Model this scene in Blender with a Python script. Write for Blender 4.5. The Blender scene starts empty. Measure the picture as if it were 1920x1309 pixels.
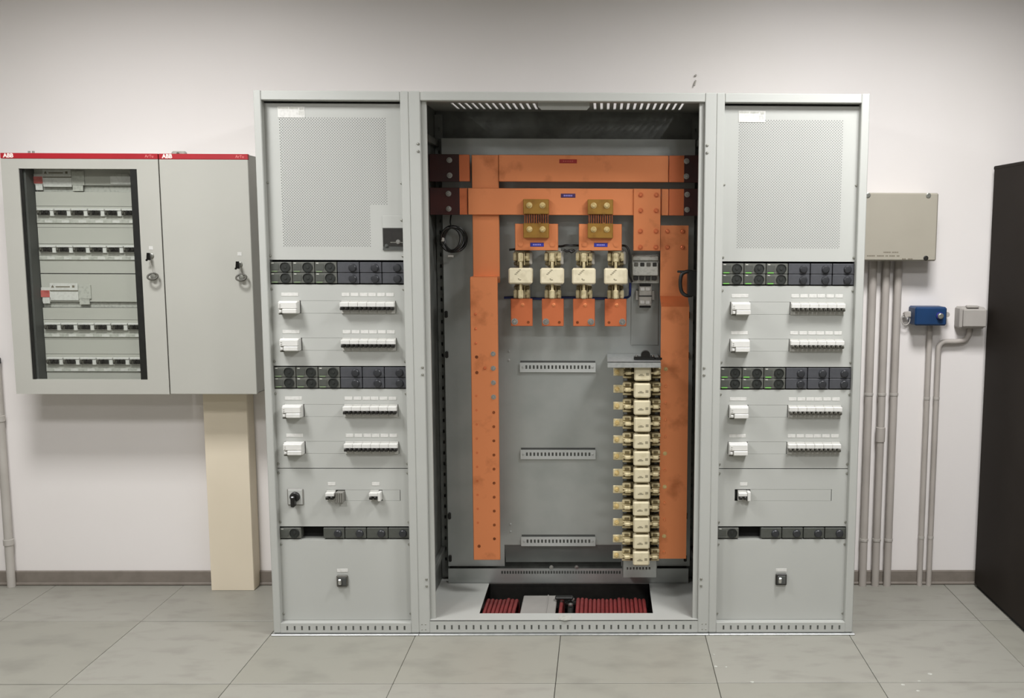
import bpy, math, random
from mathutils import Vector, Matrix
random.seed(7)
scene = bpy.context.scene
COL = scene.collection
PI = math.pi

# ------------------------------------------------------------------ camera
# calibrated from the photo (focal length 1865 px at 1920 wide, off-centre crop)
FPX, PPX, PPY = 1865.4, 1154.4, 662.5
PITCH, YAW, ROLL = 0.1183, 0.0134, 0.0038
cam_d = bpy.data.cameras.new('camera'); cam = bpy.data.objects.new('camera', cam_d); COL.objects.link(cam)
cam_d.sensor_fit = 'HORIZONTAL'; cam_d.sensor_width = 36.0; cam_d.lens = FPX / 1920 * 36.0
cam_d.shift_x = -(PPX - 960) / 1920; cam_d.shift_y = (PPY - 654.5) / 1920
cam_d.clip_start = 0.05; cam_d.clip_end = 50
_f = Vector((math.sin(YAW) * math.cos(PITCH), math.cos(YAW) * math.cos(PITCH), -math.sin(PITCH)))
_r = Vector((math.cos(YAW), -math.sin(YAW), 0)); _u = _r.cross(_f)
_r2 = _r * math.cos(ROLL) + _u * math.sin(ROLL); _u2 = -_r * math.sin(ROLL) + _u * math.cos(ROLL)
M = Matrix((_r2, _u2, -_f)).transposed().to_4x4(); M.translation = Vector((0.1562, -3.9645, 1.6479))
cam.matrix_world = M
scene.camera = cam

# ------------------------------------------------------------------ world, exposure, lights
wd = bpy.data.worlds.new('world'); scene.world = wd; wd.use_nodes = True
wd.node_tree.nodes['Background'].inputs[0].default_value = (0.8, 0.85, 1, 1)
wd.node_tree.nodes['Background'].inputs[1].default_value = 0.02
scene.view_settings.view_transform = 'Standard'; scene.view_settings.look = 'None'
scene.view_settings.exposure = 0.17; scene.view_settings.gamma = 1.0; scene.view_settings.use_curve_mapping = False
ROOM = dict(x0=-4.6, x1=3.9, y0=-6.6, y1=0.607, h=2.95)
# recessed ceiling luminaires: x, y, size x, size y, watts (the lamps themselves are built with their fixtures)
LIGHTS = [(-1.75, -1.0, 0.6, 0.6, 54.0), (1.30, -0.92, 0.6, 0.6, 58.0),
          (-1.75, -2.7, 0.6, 0.6, 48.0), (1.30, -2.7, 0.6, 0.6, 48.0),
          (-1.75, -5.1, 0.6, 0.6, 32.0), (1.30, -5.1, 0.6, 0.6, 32.0)]
SPREAD = 178.0
LAMP_COLOUR = (0.99, 0.99, 1.0)
RECESS = 0.055      # the lamps sit this deep in their ceiling boxes, which cuts their light off near the ceiling

# ------------------------------------------------------------------ materials
def lin(h):
    h = h.lstrip('#'); v = [int(h[i:i + 2], 16) / 255 for i in (0, 2, 4)]
    return tuple(c / 12.92 if c <= 0.04045 else ((c + 0.055) / 1.055) ** 2.4 for c in v)
MATS = {}
def mat(name, hexc, rough=0.5, metal=0.0, noise=None, bump=0.0, emit=0, trans=0, spec=None, coat=0, scale3=None):
    """noise = (scale, detail, hex2, low, high): second colour mixed by a noise texture"""
    m = bpy.data.materials.new(name); m.use_nodes = True; MATS[name] = m
    nt = m.node_tree; b = nt.nodes['Principled BSDF']; c = lin(hexc)
    b.inputs['Base Color'].default_value = (*c, 1); b.inputs['Roughness'].default_value = rough
    b.inputs['Metallic'].default_value = metal
    if spec is not None: b.inputs['Specular IOR Level'].default_value = spec
    if emit: b.inputs['Emission Color'].default_value = (*c, 1); b.inputs['Emission Strength'].default_value = emit
    if trans: b.inputs['Transmission Weight'].default_value = trans; b.inputs['IOR'].default_value = 1.45
    if coat: b.inputs['Coat Weight'].default_value = coat
    if noise or bump:
        tc = nt.nodes.new('ShaderNodeNewGeometry')
        src = tc.outputs['Position']
        if scale3:
            mp = nt.nodes.new('ShaderNodeMapping'); mp.inputs['Scale'].default_value = scale3
            nt.links.new(src, mp.inputs['Vector']); src = mp.outputs['Vector']
        nz = nt.nodes.new('ShaderNodeTexNoise'); nt.links.new(src, nz.inputs['Vector'])
        nz.inputs['Scale'].default_value = noise[0] if noise else 200
        nz.inputs['Detail'].default_value = noise[1] if noise else 3
        if noise:
            mr = nt.nodes.new('ShaderNodeMapRange'); mr.inputs['From Min'].default_value = noise[3]; mr.inputs['From Max'].default_value = noise[4]
            mx = nt.nodes.new('ShaderNodeMix'); mx.data_type = 'RGBA'
            mx.inputs['A'].default_value = (*c, 1); mx.inputs['B'].default_value = (*lin(noise[2]), 1)
            nt.links.new(nz.outputs['Fac'], mr.inputs['Value']); nt.links.new(mr.outputs['Result'], mx.inputs['Factor'])
            nt.links.new(mx.outputs['Result'], b.inputs['Base Color'])
        if bump:
            bp = nt.nodes.new('ShaderNodeBump'); bp.inputs['Strength'].default_value = bump; bp.inputs['Distance'].default_value = 0.001
            nt.links.new(nz.outputs['Fac'], bp.inputs['Height']); nt.links.new(bp.outputs['Normal'], b.inputs['Normal'])
    return m

mat('wall_paint', '#E6E1DE', 0.85, noise=(1.3, 3, '#E3DEDA', 0.4, 0.7))
mat('ceiling_tile', '#B6B5B1', 0.9, noise=(60, 2, '#AEADA9', 0.45, 0.7))
mat('tile_grey', '#8D8B81', 0.48, noise=(5.5, 5, '#7E7C73', 0.48, 0.78), scale3=(1, 1.6, 1))
mat('tile_grey_worn', '#918F86', 0.46, noise=(7.5, 6, '#827F77', 0.5, 0.8), scale3=(1, 2.2, 1))
mat('slab', '#3A3936', 0.9)
mat('skirting', '#7D756C', 0.6, noise=(20, 2, '#746C63', 0.4, 0.7))
mat('cab_grey', '#ACADA8', 0.42, noise=(3, 2, '#A9AAA5', 0.4, 0.7))
mat('cab_grey_side', '#979892', 0.5, noise=(3, 2, '#93948E', 0.4, 0.7))
mat('wallcab_grey', '#B2B1A9', 0.42, noise=(3, 2, '#AFAEA6', 0.4, 0.7))
mat('inner_dark', '#4A4B48', 0.7, noise=(6, 2, '#3E3F3C', 0.4, 0.7))
mat('galvanised', '#A9ACA9', 0.38, 0.62, noise=(8, 3, '#A0A4A1', 0.4, 0.7))
mat('galvanised_light', '#B9BBB8', 0.42, 0.4, noise=(10, 3, '#B2B5B2', 0.4, 0.7))
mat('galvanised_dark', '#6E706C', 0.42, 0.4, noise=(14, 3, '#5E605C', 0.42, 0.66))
mat('zinc_bright', '#B4B6B4', 0.35, 0.6, noise=(60, 2, '#A3A6A4', 0.4, 0.7))
mat('steel', '#C4C4C0', 0.25, 0.9, noise=(80, 2, '#B0B0AC', 0.4, 0.7))
mat('screw_grey', '#9A9A92', 0.35, 0.6, noise=(80, 2, '#87877F', 0.4, 0.7))
mat('copper', '#DE8A5A', 0.40, 0.58, noise=(9, 6, '#96502A', 0.57, 0.86))
mat('copper_red', '#D0744A', 0.40, 0.55, noise=(9, 6, '#8E4220', 0.57, 0.86))
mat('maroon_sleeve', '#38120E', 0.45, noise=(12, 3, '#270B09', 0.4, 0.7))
mat('copper_dark', '#8A4A26', 0.5, 0.45, noise=(40, 3, '#5E2D12', 0.4, 0.7))
mat('brass', '#96702F', 0.42, 0.45, noise=(22, 4, '#7C5722', 0.45, 0.72))
mat('brass_bolt', '#D6C08A', 0.35, 0.4, noise=(60, 2, '#B89F66', 0.4, 0.7))
mat('ceramic', '#CBC1A3', 0.5, noise=(30, 3, '#BBB08F', 0.5, 0.75))
mat('ceramic_white', '#D6CCB0', 0.45, noise=(30, 3, '#C3B89A', 0.5, 0.75))
mat('clip_metal', '#CABD98', 0.45, 0.2, noise=(50, 3, '#9F926C', 0.45, 0.72))
mat('clip_dark', '#6E6243', 0.6, 0.1, noise=(50, 3, '#584D33', 0.45, 0.7))
mat('print_grey', '#8C846C', 0.7)
mat('black_plastic', '#161614', 0.45, noise=(40, 2, '#1D1D1A', 0.4, 0.7))
mat('black_gloss', '#100F0D', 0.25)
mat('black_cabinet', '#2B2622', 0.6, noise=(4, 2, '#2E2925', 0.4, 0.7), spec=0.06)
mat('void_black', '#0C0C0A', 0.9)
mat('module_face', '#5B5C56', 0.5, noise=(60, 2, '#54554F', 0.4, 0.7))
mat('module_panel', '#484A45', 0.5, noise=(70, 2, '#43453F', 0.4, 0.7))
mat('module_blank', '#434448', 0.5, noise=(60, 2, '#3E3F43', 0.4, 0.7))
mat('module_knob', '#2A2B2E', 0.4, noise=(60, 2, '#252629', 0.4, 0.7))
mat('module_fan', '#1F221E', 0.55, noise=(60, 2, '#191B18', 0.4, 0.7))
mat('green_lamp', '#5F9A45', 0.4, emit=0.35)
mat('green_dim', '#6E8060', 0.5)
mat('white_plastic', '#CFCEC9', 0.4, noise=(20, 2, '#C9C8C3', 0.4, 0.7))
mat('breaker_grey', '#B4B3AD', 0.45, noise=(20, 2, '#AEADA7', 0.4, 0.7))
mat('toggle_black', '#1B1915', 0.45, noise=(50, 2, '#221F1B', 0.4, 0.7))
mat('toggle_grey', '#55534B', 0.5, noise=(50, 2, '#4B4942', 0.4, 0.7))
mat('label_white', '#CBCAC5', 0.5, noise=(90, 2, '#BFBEB9', 0.45, 0.7))
mat('sign_grey', '#B4B4AC', 0.5, noise=(90, 2, '#9F9F97', 0.45, 0.7))
mat('sign_red', '#B9605A', 0.5, noise=(60, 2, '#9D4A45', 0.45, 0.7))
mat('brand_red', '#A51C27', 0.45, noise=(10, 2, '#A01A24', 0.4, 0.7))
mat('brand_white', '#F0E4DE', 0.5)
mat('brand_pink', '#E08A88', 0.5)
mat('duct_beige', '#E2D6C0', 0.55, noise=(3, 2, '#DED2BC', 0.4, 0.7))
mat('conduit_grey', '#B1AAA3', 0.5, noise=(8, 2, '#A9A29B', 0.4, 0.7))
mat('conduit_light', '#B4AFA8', 0.45, noise=(8, 2, '#ACA7A0', 0.4, 0.7))
mat('jbox_beige', '#A49E90', 0.55, noise=(5, 2, '#A09A8C', 0.4, 0.7))
mat('jbox_white', '#A8A39D', 0.55, noise=(10, 2, '#A39E98', 0.4, 0.7))
mat('blue_box', '#123A66', 0.45, noise=(10, 2, '#10345C', 0.4, 0.7))
mat('blue_label', '#2B2F8F', 0.45, noise=(60, 2, '#24287C', 0.4, 0.7))
mat('purple_label', '#3B1E4E', 0.45, noise=(60, 2, '#331944', 0.4, 0.7))
mat('red_label', '#9E1B14', 0.45, noise=(60, 2, '#8E1610', 0.4, 0.7))
mat('label_print', '#8E86C8', 0.5)
mat('red_print', '#B84A40', 0.5)
mat('red_cable', '#762C2B', 0.4, noise=(30, 3, '#662323', 0.4, 0.7), spec=0.6)
mat('pale_cover', '#8D8A85', 0.5, noise=(10, 2, '#86837E', 0.4, 0.7))
mat('wire_black', '#141210', 0.4)
mat('wire_blue', '#1A2A66', 0.4)
mat('dark_print', '#6F6858', 0.7)
mat('block_grey', '#7C7A74', 0.5, noise=(30, 2, '#716F69', 0.4, 0.7))
mat('gland_grey', '#A8A49C', 0.5, noise=(30, 2, '#9C9890', 0.4, 0.7))
mat('diffuser', '#FFFCF6', 0.5, emit=3.0)
mat('fixture_grey', '#8C8C8A', 0.5)
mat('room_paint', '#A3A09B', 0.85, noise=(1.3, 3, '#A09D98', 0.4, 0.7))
g = bpy.data.materials.new('door_glass'); g.use_nodes = True; MATS['door_glass'] = g
_nt = g.node_tree; _nt.nodes.remove(_nt.nodes['Principled BSDF'])
_tr = _nt.nodes.new('ShaderNodeBsdfTransparent'); _tr.inputs[0].default_value = (0.97, 0.98, 0.97, 1)
_gl = _nt.nodes.new('ShaderNodeBsdfGlossy'); _gl.inputs['Roughness'].default_value = 0.03
_mx = _nt.nodes.new('ShaderNodeMixShader')
_mx.inputs[0].default_value = 0.03; _nt.links.new(_tr.outputs[0], _mx.inputs[1]); _nt.links.new(_gl.outputs[0], _mx.inputs[2])
_nt.links.new(_mx.outputs[0], _nt.nodes['Material Output'].inputs[0])

# ------------------------------------------------------------------ mesh helpers
class MB:
    def __init__(s): s.v = []; s.f = []; s.sm = []; s.mi = []; s.cur = 0
    def add(s, vs, fs, smooth=False):
        o = len(s.v); s.v += [tuple(v) for v in vs]
        for f in fs: s.f.append(tuple(i + o for i in f)); s.sm.append(smooth); s.mi.append(s.cur)
        return s
    def m(s, i): s.cur = i; return s
    def box(s, x0, x1, y0, y1, z0, z1, b=0.0):
        if x0 > x1: x0, x1 = x1, x0
        if y0 > y1: y0, y1 = y1, y0
        if z0 > z1: z0, z1 = z1, z0
        if b <= 0:
            v = [(x, y, z) for x in (x0, x1) for y in (y0, y1) for z in (z0, z1)]
            return s.add(v, [(0, 1, 3, 2), (4, 6, 7, 5), (0, 4, 5, 1), (2, 3, 7, 6), (0, 2, 6, 4), (1, 5, 7, 3)])
        b = min(b, (x1 - x0) * .45, (y1 - y0) * .45, (z1 - z0) * .45)
        X, Y, Z = (x0, x1), (y0, y1), (z0, z1); V = []; idx = {}
        for i in (0, 1):
            for j in (0, 1):
                for k in (0, 1):
                    sx, sy, sz = (b, -b)[i], (b, -b)[j], (b, -b)[k]
                    idx[i, j, k] = len(V)
                    V += [(X[i], Y[j] + sy, Z[k] + sz), (X[i] + sx, Y[j], Z[k] + sz), (X[i] + sx, Y[j] + sy, Z[k])]
        F = []
        q = lambda i, j, k, a: idx[i, j, k] + a
        for i in (0, 1): F.append([q(i, 0, 0, 0), q(i, 1, 0, 0), q(i, 1, 1, 0), q(i, 0, 1, 0)][::(-1 if i == 0 else 1)])
        for j in (0, 1): F.append([q(0, j, 0, 1), q(1, j, 0, 1), q(1, j, 1, 1), q(0, j, 1, 1)][::(1 if j == 0 else -1)])
        for k in (0, 1): F.append([q(0, 0, k, 2), q(1, 0, k, 2), q(1, 1, k, 2), q(0, 1, k, 2)][::(-1 if k == 0 else 1)])
        for j in (0, 1):
            for k in (0, 1): F.append((q(0, j, k, 1), q(1, j, k, 1), q(1, j, k, 2), q(0, j, k, 2)))
        for i in (0, 1):
            for k in (0, 1): F.append((q(i, 0, k, 0), q(i, 1, k, 0), q(i, 1, k, 2), q(i, 0, k, 2)))
        for i in (0, 1):
            for j in (0, 1): F.append((q(i, j, 0, 0), q(i, j, 1, 0), q(i, j, 1, 1), q(i, j, 0, 1)))
        for i in (0, 1):
            for j in (0, 1):
                for k in (0, 1): F.append((q(i, j, k, 0), q(i, j, k, 1), q(i, j, k, 2)))
        cx, cy, cz = (x0 + x1) / 2, (y0 + y1) / 2, (z0 + z1) / 2
        G = []
        for f in F:   # orient outwards
            p = [Vector(V[i]) for i in f]; n = (p[1] - p[0]).cross(p[2] - p[0]); c = sum(p, Vector()) / len(p) - Vector((cx, cy, cz))
            G.append(tuple(f) if n.dot(c) > 0 else tuple(f)[::-1])
        return s.add(V, G)
    def lathe(s, c, axis, prof, n=16, smooth=True):
        """prof: list of (radius, height) along axis from centre c; axis 'x','y','z' with optional '-'"""
        sg = -1 if axis[0] == '-' else 1; a = axis[-1]
        def P(r, h, t):
            u, v = r * math.cos(t), r * math.sin(t); h *= sg
            d = {'x': (h, u, v), 'y': (u, h, v), 'z': (u, v, h)}[a]
            return (c[0] + d[0], c[1] + d[1], c[2] + d[2])
        for (r0, h0), (r1, h1) in zip(prof, prof[1:]):
            vs = [P(r0, h0, 2 * PI * i / n) for i in range(n)] + [P(r1, h1, 2 * PI * i / n) for i in range(n)]
            s.add(vs, [(i, (i + 1) % n, n + (i + 1) % n, n + i) for i in range(n)], smooth and abs(h0 - h1) > 1e-6)
        for (r, h), rev in ((prof[0], True), (prof[-1], False)):
            if r > 1e-6: s.add([P(r, h, 2 * PI * i / n) for i in range(n)], [tuple(range(n))])
        return s
    def cyl(s, c, axis, r, h, n=16): return s.lathe(c, axis, [(r, 0), (r, h)], n)
    def bolt(s, x, y, z, r, h, hexa=True):
        """bolt head facing -y with washer"""
        s.lathe((x, y, z), '-y', [(r * 1.5, 0), (r * 1.5, h * .25)], 14)
        s.lathe((x, y - h * .25, z), '-y', [(r, 0), (r, h * .6), (r * .8, h * .75)], 6 if hexa else 14, False)
        return s
    def tube(s, pts, r, n=10, closed=False, caps=True):
        P = [Vector(p) for p in pts]; N = len(P)
        T = []
        for i in range(N):
            a = P[(i - 1) % N] if (closed or i > 0) else P[i]; b = P[(i + 1) % N] if (closed or i < N - 1) else P[i]
            T.append((b - a).normalized())
        up = Vector((0, 0, 1)) if abs(T[0].z) < .9 else Vector((1, 0, 0))
        nrm = T[0].cross(up).normalized(); rings = []
        for i in range(N):
            nrm = (nrm - T[i] * nrm.dot(T[i])).normalized(); bn = T[i].cross(nrm)
            rings.append([P[i] + (nrm * math.cos(2 * PI * k / n) + bn * math.sin(2 * PI * k / n)) * r for k in range(n)])
        vs = [v for R in rings for v in R]; fs = []
        for i in range(N if closed else N - 1):
            j = (i + 1) % N
            fs += [(i * n + k, i * n + (k + 1) % n, j * n + (k + 1) % n, j * n + k) for k in range(n)]
        s.add(vs, fs, True)
        if not closed and caps:
            s.add(rings[0], [tuple(range(n))]); s.add(rings[-1], [tuple(range(n))])
        return s
    def plate(s, us, vs, solid, w0, w1, ax='xzy'):
        """plate from a grid of cells; solid(i,j) tells whether the cell is there. ax maps (u,v,w)"""
        def P(u, v, w):
            d = {ax[0]: u, ax[1]: v, ax[2]: w}; return (d['x'], d['y'], d['z'])
        nu, nv = len(us) - 1, len(vs) - 1
        S = [[bool(solid(i, j)) for j in range(nv)] for i in range(nu)]
        sol = lambda i, j: 0 <= i < nu and 0 <= j < nv and S[i][j]
        for i in range(nu):
            for j in range(nv):
                if not S[i][j]: continue
                a, b, c, d = us[i], us[i + 1], vs[j], vs[j + 1]
                s.add([P(a, c, w0), P(b, c, w0), P(b, d, w0), P(a, d, w0)], [(0, 1, 2, 3)])
                s.add([P(a, c, w1), P(b, c, w1), P(b, d, w1), P(a, d, w1)], [(3, 2, 1, 0)])
                if not sol(i - 1, j): s.add([P(a, c, w0), P(a, d, w0), P(a, d, w1), P(a, c, w1)], [(0, 1, 2, 3)])
                if not sol(i + 1, j): s.add([P(b, c, w0), P(b, d, w0), P(b, d, w1), P(b, c, w1)], [(3, 2, 1, 0)])
                if not sol(i, j - 1): s.add([P(a, c, w0), P(b, c, w0), P(b, c, w1), P(a, c, w1)], [(3, 2, 1, 0)])
                if not sol(i, j + 1): s.add([P(a, d, w0), P(b, d, w0), P(b, d, w1), P(a, d, w1)], [(0, 1, 2, 3)])
        return s
    def holed(s, x0, x1, z0, z1, w0, w1, holes, ax='xzy'):
        us = sorted({x0, x1, *[h[0] for h in holes], *[h[1] for h in holes]})
        vs = sorted({z0, z1, *[h[2] for h in holes], *[h[3] for h in holes]})
        def solid(i, j):
            u, v = (us[i] + us[i + 1]) / 2, (vs[j] + vs[j + 1]) / 2
            return not any(h[0] < u < h[1] and h[2] < v < h[3] for h in holes)
        return s.plate(us, vs, solid, w0, w1, ax)
    def mesh(s, name, mats):
        me = bpy.data.meshes.new(name); me.from_pydata(s.v, [], s.f); me.update()
        for mm in ([mats] if isinstance(mats, str) else mats): me.materials.append(MATS[mm])
        me.polygons.foreach_set('use_smooth', s.sm); me.polygons.foreach_set('material_index', s.mi)
        return me
    def build(s, name, mats, parent=None, loc=(0, 0, 0)): return put(name, s.mesh(name, mats), parent, loc)

def put(name, me, parent=None, loc=(0, 0, 0)):
    o = bpy.data.objects.new(name, me); COL.objects.link(o); o.location = loc
    if parent: o.parent = parent
    return o
def empty(name, loc=(0, 0, 0)):
    o = bpy.data.objects.new(name, None); COL.objects.link(o); o.location = loc; o.empty_display_size = .05
    return o
def tag(o, label=None, cat=None, group=None, kind=None):
    if label: o['label'] = label
    if cat: o['category'] = cat
    if group: o['group'] = group
    if kind: o['kind'] = kind
    return o
def thing(name, loc, label, cat, group=None): return tag(empty(name, loc), label, cat, group)
def copy_tree(o, loc=None, parent=None):
    c = o.copy(); COL.objects.link(c)
    if parent is not None: c.parent = parent
    if loc is not None: c.location = loc
    for ch in KIDS.get(o.name, []): copy_tree(ch, None, c)
    return c
KIDS = {}
def freeze(o):
    """remember the children of a prototype, so that copies need no scene update"""
    for ch in [x for x in bpy.data.objects if x.parent == o]:
        KIDS.setdefault(o.name, []).append(ch); freeze(ch)
def text_mesh(txt, size, name, mat_name, parent, loc, depth=0.0006, bold=0.0):
    cu = bpy.data.curves.new(name, 'FONT'); cu.body = txt; cu.size = size; cu.extrude = depth; cu.offset = bold
    cu.align_x = 'CENTER'; cu.align_y = 'CENTER'; cu.resolution_u = 3
    t = bpy.data.objects.new('tmp_text', cu); COL.objects.link(t)
    bpy.context.view_layer.update()
    me = bpy.data.meshes.new_from_object(t.evaluated_get(bpy.context.evaluated_depsgraph_get()))
    bpy.data.objects.remove(t); me.transform(Matrix.Rotation(PI / 2, 4, 'X'))
    me.materials.clear(); me.materials.append(MATS[mat_name])
    return put(name, me, parent, loc)
ORD = ['first', 'second', 'third', 'fourth', 'fifth', 'sixth', 'seventh', 'eighth', 'ninth', 'tenth', 'eleventh', 'twelfth']

# ------------------------------------------------------------------ the room
R = ROOM
def struct(mb, name, m, parent=None):
    o = mb.build(name, m, parent)
    if parent is None: o['kind'] = 'structure'
    return o
tag(struct(MB().box(R['x0'], R['x1'], R['y1'], R['y1'] + .15, -.45, R['h'] + .2), 'wall_back', 'wall_paint'), 'plain white rear wall behind all the cabinets', 'wall')
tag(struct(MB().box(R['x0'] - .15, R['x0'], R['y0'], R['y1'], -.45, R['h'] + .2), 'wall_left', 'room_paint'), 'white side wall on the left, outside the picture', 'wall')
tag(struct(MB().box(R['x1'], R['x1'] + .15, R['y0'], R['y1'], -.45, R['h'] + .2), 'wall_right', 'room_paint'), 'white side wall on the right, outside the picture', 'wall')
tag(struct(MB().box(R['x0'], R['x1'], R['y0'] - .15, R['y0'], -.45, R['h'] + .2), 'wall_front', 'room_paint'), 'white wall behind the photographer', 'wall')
# ceiling with openings for the luminaires
ch = [(x - sx / 2, x + sx / 2, y - sy / 2, y + sy / 2) for x, y, sx, sy, e in LIGHTS]
tag(struct(MB().holed(R['x0'], R['x1'], R['y0'], R['y1'], R['h'], R['h'] + .02, ch, 'xyz'), 'ceiling', 'ceiling_tile'), 'pale suspended ceiling above the picture', 'ceiling')
for i, (x, y, sx, sy, e) in enumerate(LIGHTS):
    t = thing('ceiling_light', (x, y, R['h']), 'square recessed ceiling light above the %s part of the %s row' % ('left' if x < 0 else 'right', ('front', 'middle', 'rear')[i // 2]), 'ceiling light', 'recessed ceiling lights')
    hb = MB(); D = RECESS + .02
    for a in (-1, 1):
        hb.box(a * sx / 2, a * (sx / 2 + .004), -sy / 2, sy / 2, .0, D); hb.box(-sx / 2, sx / 2, a * sy / 2, a * (sy / 2 + .004), .0, D)
    hb.box(-sx / 2 - .004, sx / 2 + .004, -sy / 2 - .004, sy / 2 + .004, D, D + .006)
    hb.build('housing', 'fixture_grey', t)
    MB().box(-sx / 2 + .002, sx / 2 - .002, -sy / 2 + .002, sy / 2 - .002, RECESS + .005, RECESS + .01).build('diffuser', 'diffuser', t)
    ld = bpy.data.lights.new('lamp', 'AREA'); ld.shape = 'RECTANGLE'; ld.size = sx - .04; ld.size_y = sy - .04
    ld.energy = e; ld.color = LAMP_COLOUR; ld.spread = math.radians(SPREAD)
    lo = bpy.data.objects.new('lamp', ld); COL.objects.link(lo); lo.parent = t; lo.location = (0, 0, RECESS)
# raised floor: slab below, 600 mm tiles above with open joints
fl = struct(MB().box(R['x0'], R['x1'], R['y0'], R['y1'], -.45, -.40), 'floor', 'slab')
tag(fl, 'grey raised floor of square tiles', 'floor')
TX, TY, TS, J = -1.8146, -0.4497, 0.6, 0.0011
tile_meshes = {}
def tile(x0, x1, y0, y1, key):
    if key not in tile_meshes:
        w, d = x1 - x0, y1 - y0
        tile_meshes[key] = MB().box(J, w - J, J * 2.2, d - J * 2.2, -.035, 0, .0012).mesh('floor_tile', 'tile_grey_worn' if random.random() < .5 else 'tile_grey')
    put('floor_tile', tile_meshes[key], fl, (x0, y0, random.uniform(-.0006, .0004)))
nx0 = int((R['x0'] - TX) // TS); nx1 = int((R['x1'] - TX) // TS) + 1
ny0 = int((R['y0'] - TY) // TS); ny1 = 2
for ix in range(nx0, nx1):
    for iy in range(ny0, ny1):
        x0, x1 = max(TX + ix * TS, R['x0']), min(TX + (ix + 1) * TS, R['x1'])
        y0, y1 = max(TY + iy * TS, R['y0']), min(TY + (iy + 1) * TS, R['y1'])
        if x1 - x0 < .02 or y1 - y0 < .02: continue
        if iy == 1 and -.7 < x0 < .5: continue                 # open under the busbar cabinet
        if iy == 0 and -.7 < x0 < .5: y1 = .03                 # tile cut for the cable entry
        tile(x0, x1, y0, y1, (round(x1 - x0, 3), round(y1 - y0, 3), random.randint(0, 1)))
for x, y, r in ((.60, -.20, .006), (.595, -.31, .009), (.635, -.315, .006), (.715, -.445, .010), (1.40, -.38, .012), (1.34, -.44, .008), (1.27, -.47, .01), (1.31, -.52, .009)):
    MB().lathe((0, 0, 0), 'z', [(r * .75, 0), (r * .5, .0012)], 9, False).build('plaster_speck', 'sign_grey', fl, (x, y, .0006))
for nm, a, b in (('baseboard_left', R['x0'], -1.19), ('baseboard_right', 1.19, R['x1'])):
    bb = MB().box(a, b, R['y1'] - .012, R['y1'], 0, .068, .004)
    bb.box(a, b, R['y1'] - .022, R['y1'] - .004, 0, .014, .004)
    tag(struct(bb, nm, 'skirting'), 'grey plastic skirting along the foot of the %s wall' % ('left part of the' if a < 0 else 'right part of the'), 'baseboard')

# ------------------------------------------------------------------ tall rectifier cabinets
MW = 0.534          # module row width
def perf_panel(x0, x1, z0, z1, y, hx0, hx1, hz0, hz1, notch=None, p=.0108, r=.00175):
    """sheet with a staggered field of diamond-shaped openings"""
    mb = MB(); nx = int(round((hx1 - hx0) / p)); nz = int(round((hz1 - hz0) / (p * .5)))
    px, pz = (hx1 - hx0) / nx, (hz1 - hz0) / nz
    # lattice of cells: each cell px x 2pz with a hole in the middle; odd rows are shifted by half
    rows = nz // 2
    holed = set()
    us = [hx0 + px * .5 * i for i in range(2 * nx + 1)]; vs = [hz0 + pz * j for j in range(nz + 1)]
    V = []; F = []
    def Vv(x, z): V.append((x, y, z)); return len(V) - 1
    for j in range(nz):
        zc = (vs[j] + vs[j + 1]) / 2
        off = .5 * px if j % 2 else 0
        for i in range(nx):
            a = hx0 + px * i + (off if 0 else 0)
            b = a + px; c, d = vs[j], vs[j + 1]
            xc = (a + b) / 2 + (px * .25 if j % 2 else -px * .25)
            if notch and xc > notch[0] and zc < notch[1]:
                k = [Vv(a, c), Vv(b, c), Vv(b, d), Vv(a, d)]; F.append(tuple(k)); continue
            o = [Vv(a, c), Vv(b, c), Vv(b, d), Vv(a, d)]
            rr = min(r, (d - c) * .46)
            h = [Vv(xc - rr * .7, zc - rr * .7), Vv(xc, zc - rr), Vv(xc + rr * .7, zc - rr * .7), Vv(xc + rr, zc), Vv(xc + rr * .7, zc + rr * .7), Vv(xc, zc + rr), Vv(xc - rr * .7, zc + rr * .7), Vv(xc - rr, zc)]
            F += [(o[0], o[1], h[2], h[1], h[0]), (o[1], o[2], h[4], h[3], h[2]), (o[2], o[3], h[6], h[5], h[4]), (o[3], o[0], h[0], h[7], h[6])]
    mb.add(V, F)
    for a, b, c, d in ((x0, hx0, z0, z1), (hx1, x1, z0, z1), (hx0, hx1, z0, hz0), (hx0, hx1, hz1, z1)):
        mb.add([(a, y, c), (b, y, c), (b, y, d), (a, y, d)], [(0, 1, 2, 3)])
    # folded edges give the sheet its thickness
    mb.box(x0, x1, y, y + .012, z0, z0 + .0015); mb.box(x0, x1, y, y + .012, z1 - .0015, z1)
    mb.box(x0, x0 + .0015, y, y + .012, z0, z1); mb.box(x1 - .0015, x1, y, y + .012, z0, z1)
    return mb

SCREW = MB().lathe((0, 0, 0), '-y', [(.0055, 0), (.0055, .0015), (.0042, .0035), (.002, .004)], 12).mesh('screw', 'screw_grey')
LABEL_S = MB().box(-.0155, .0155, -.0012, 0, -.007, .007, .0006).mesh('label_plate', 'label_white')
LABEL_L = MB().box(-.034, .034, -.0012, 0, -.007, .007, .0006).mesh('label_plate', 'label_white')
YP = .035
ROWZ = (1.357, 1.207, .936, .783)

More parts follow.
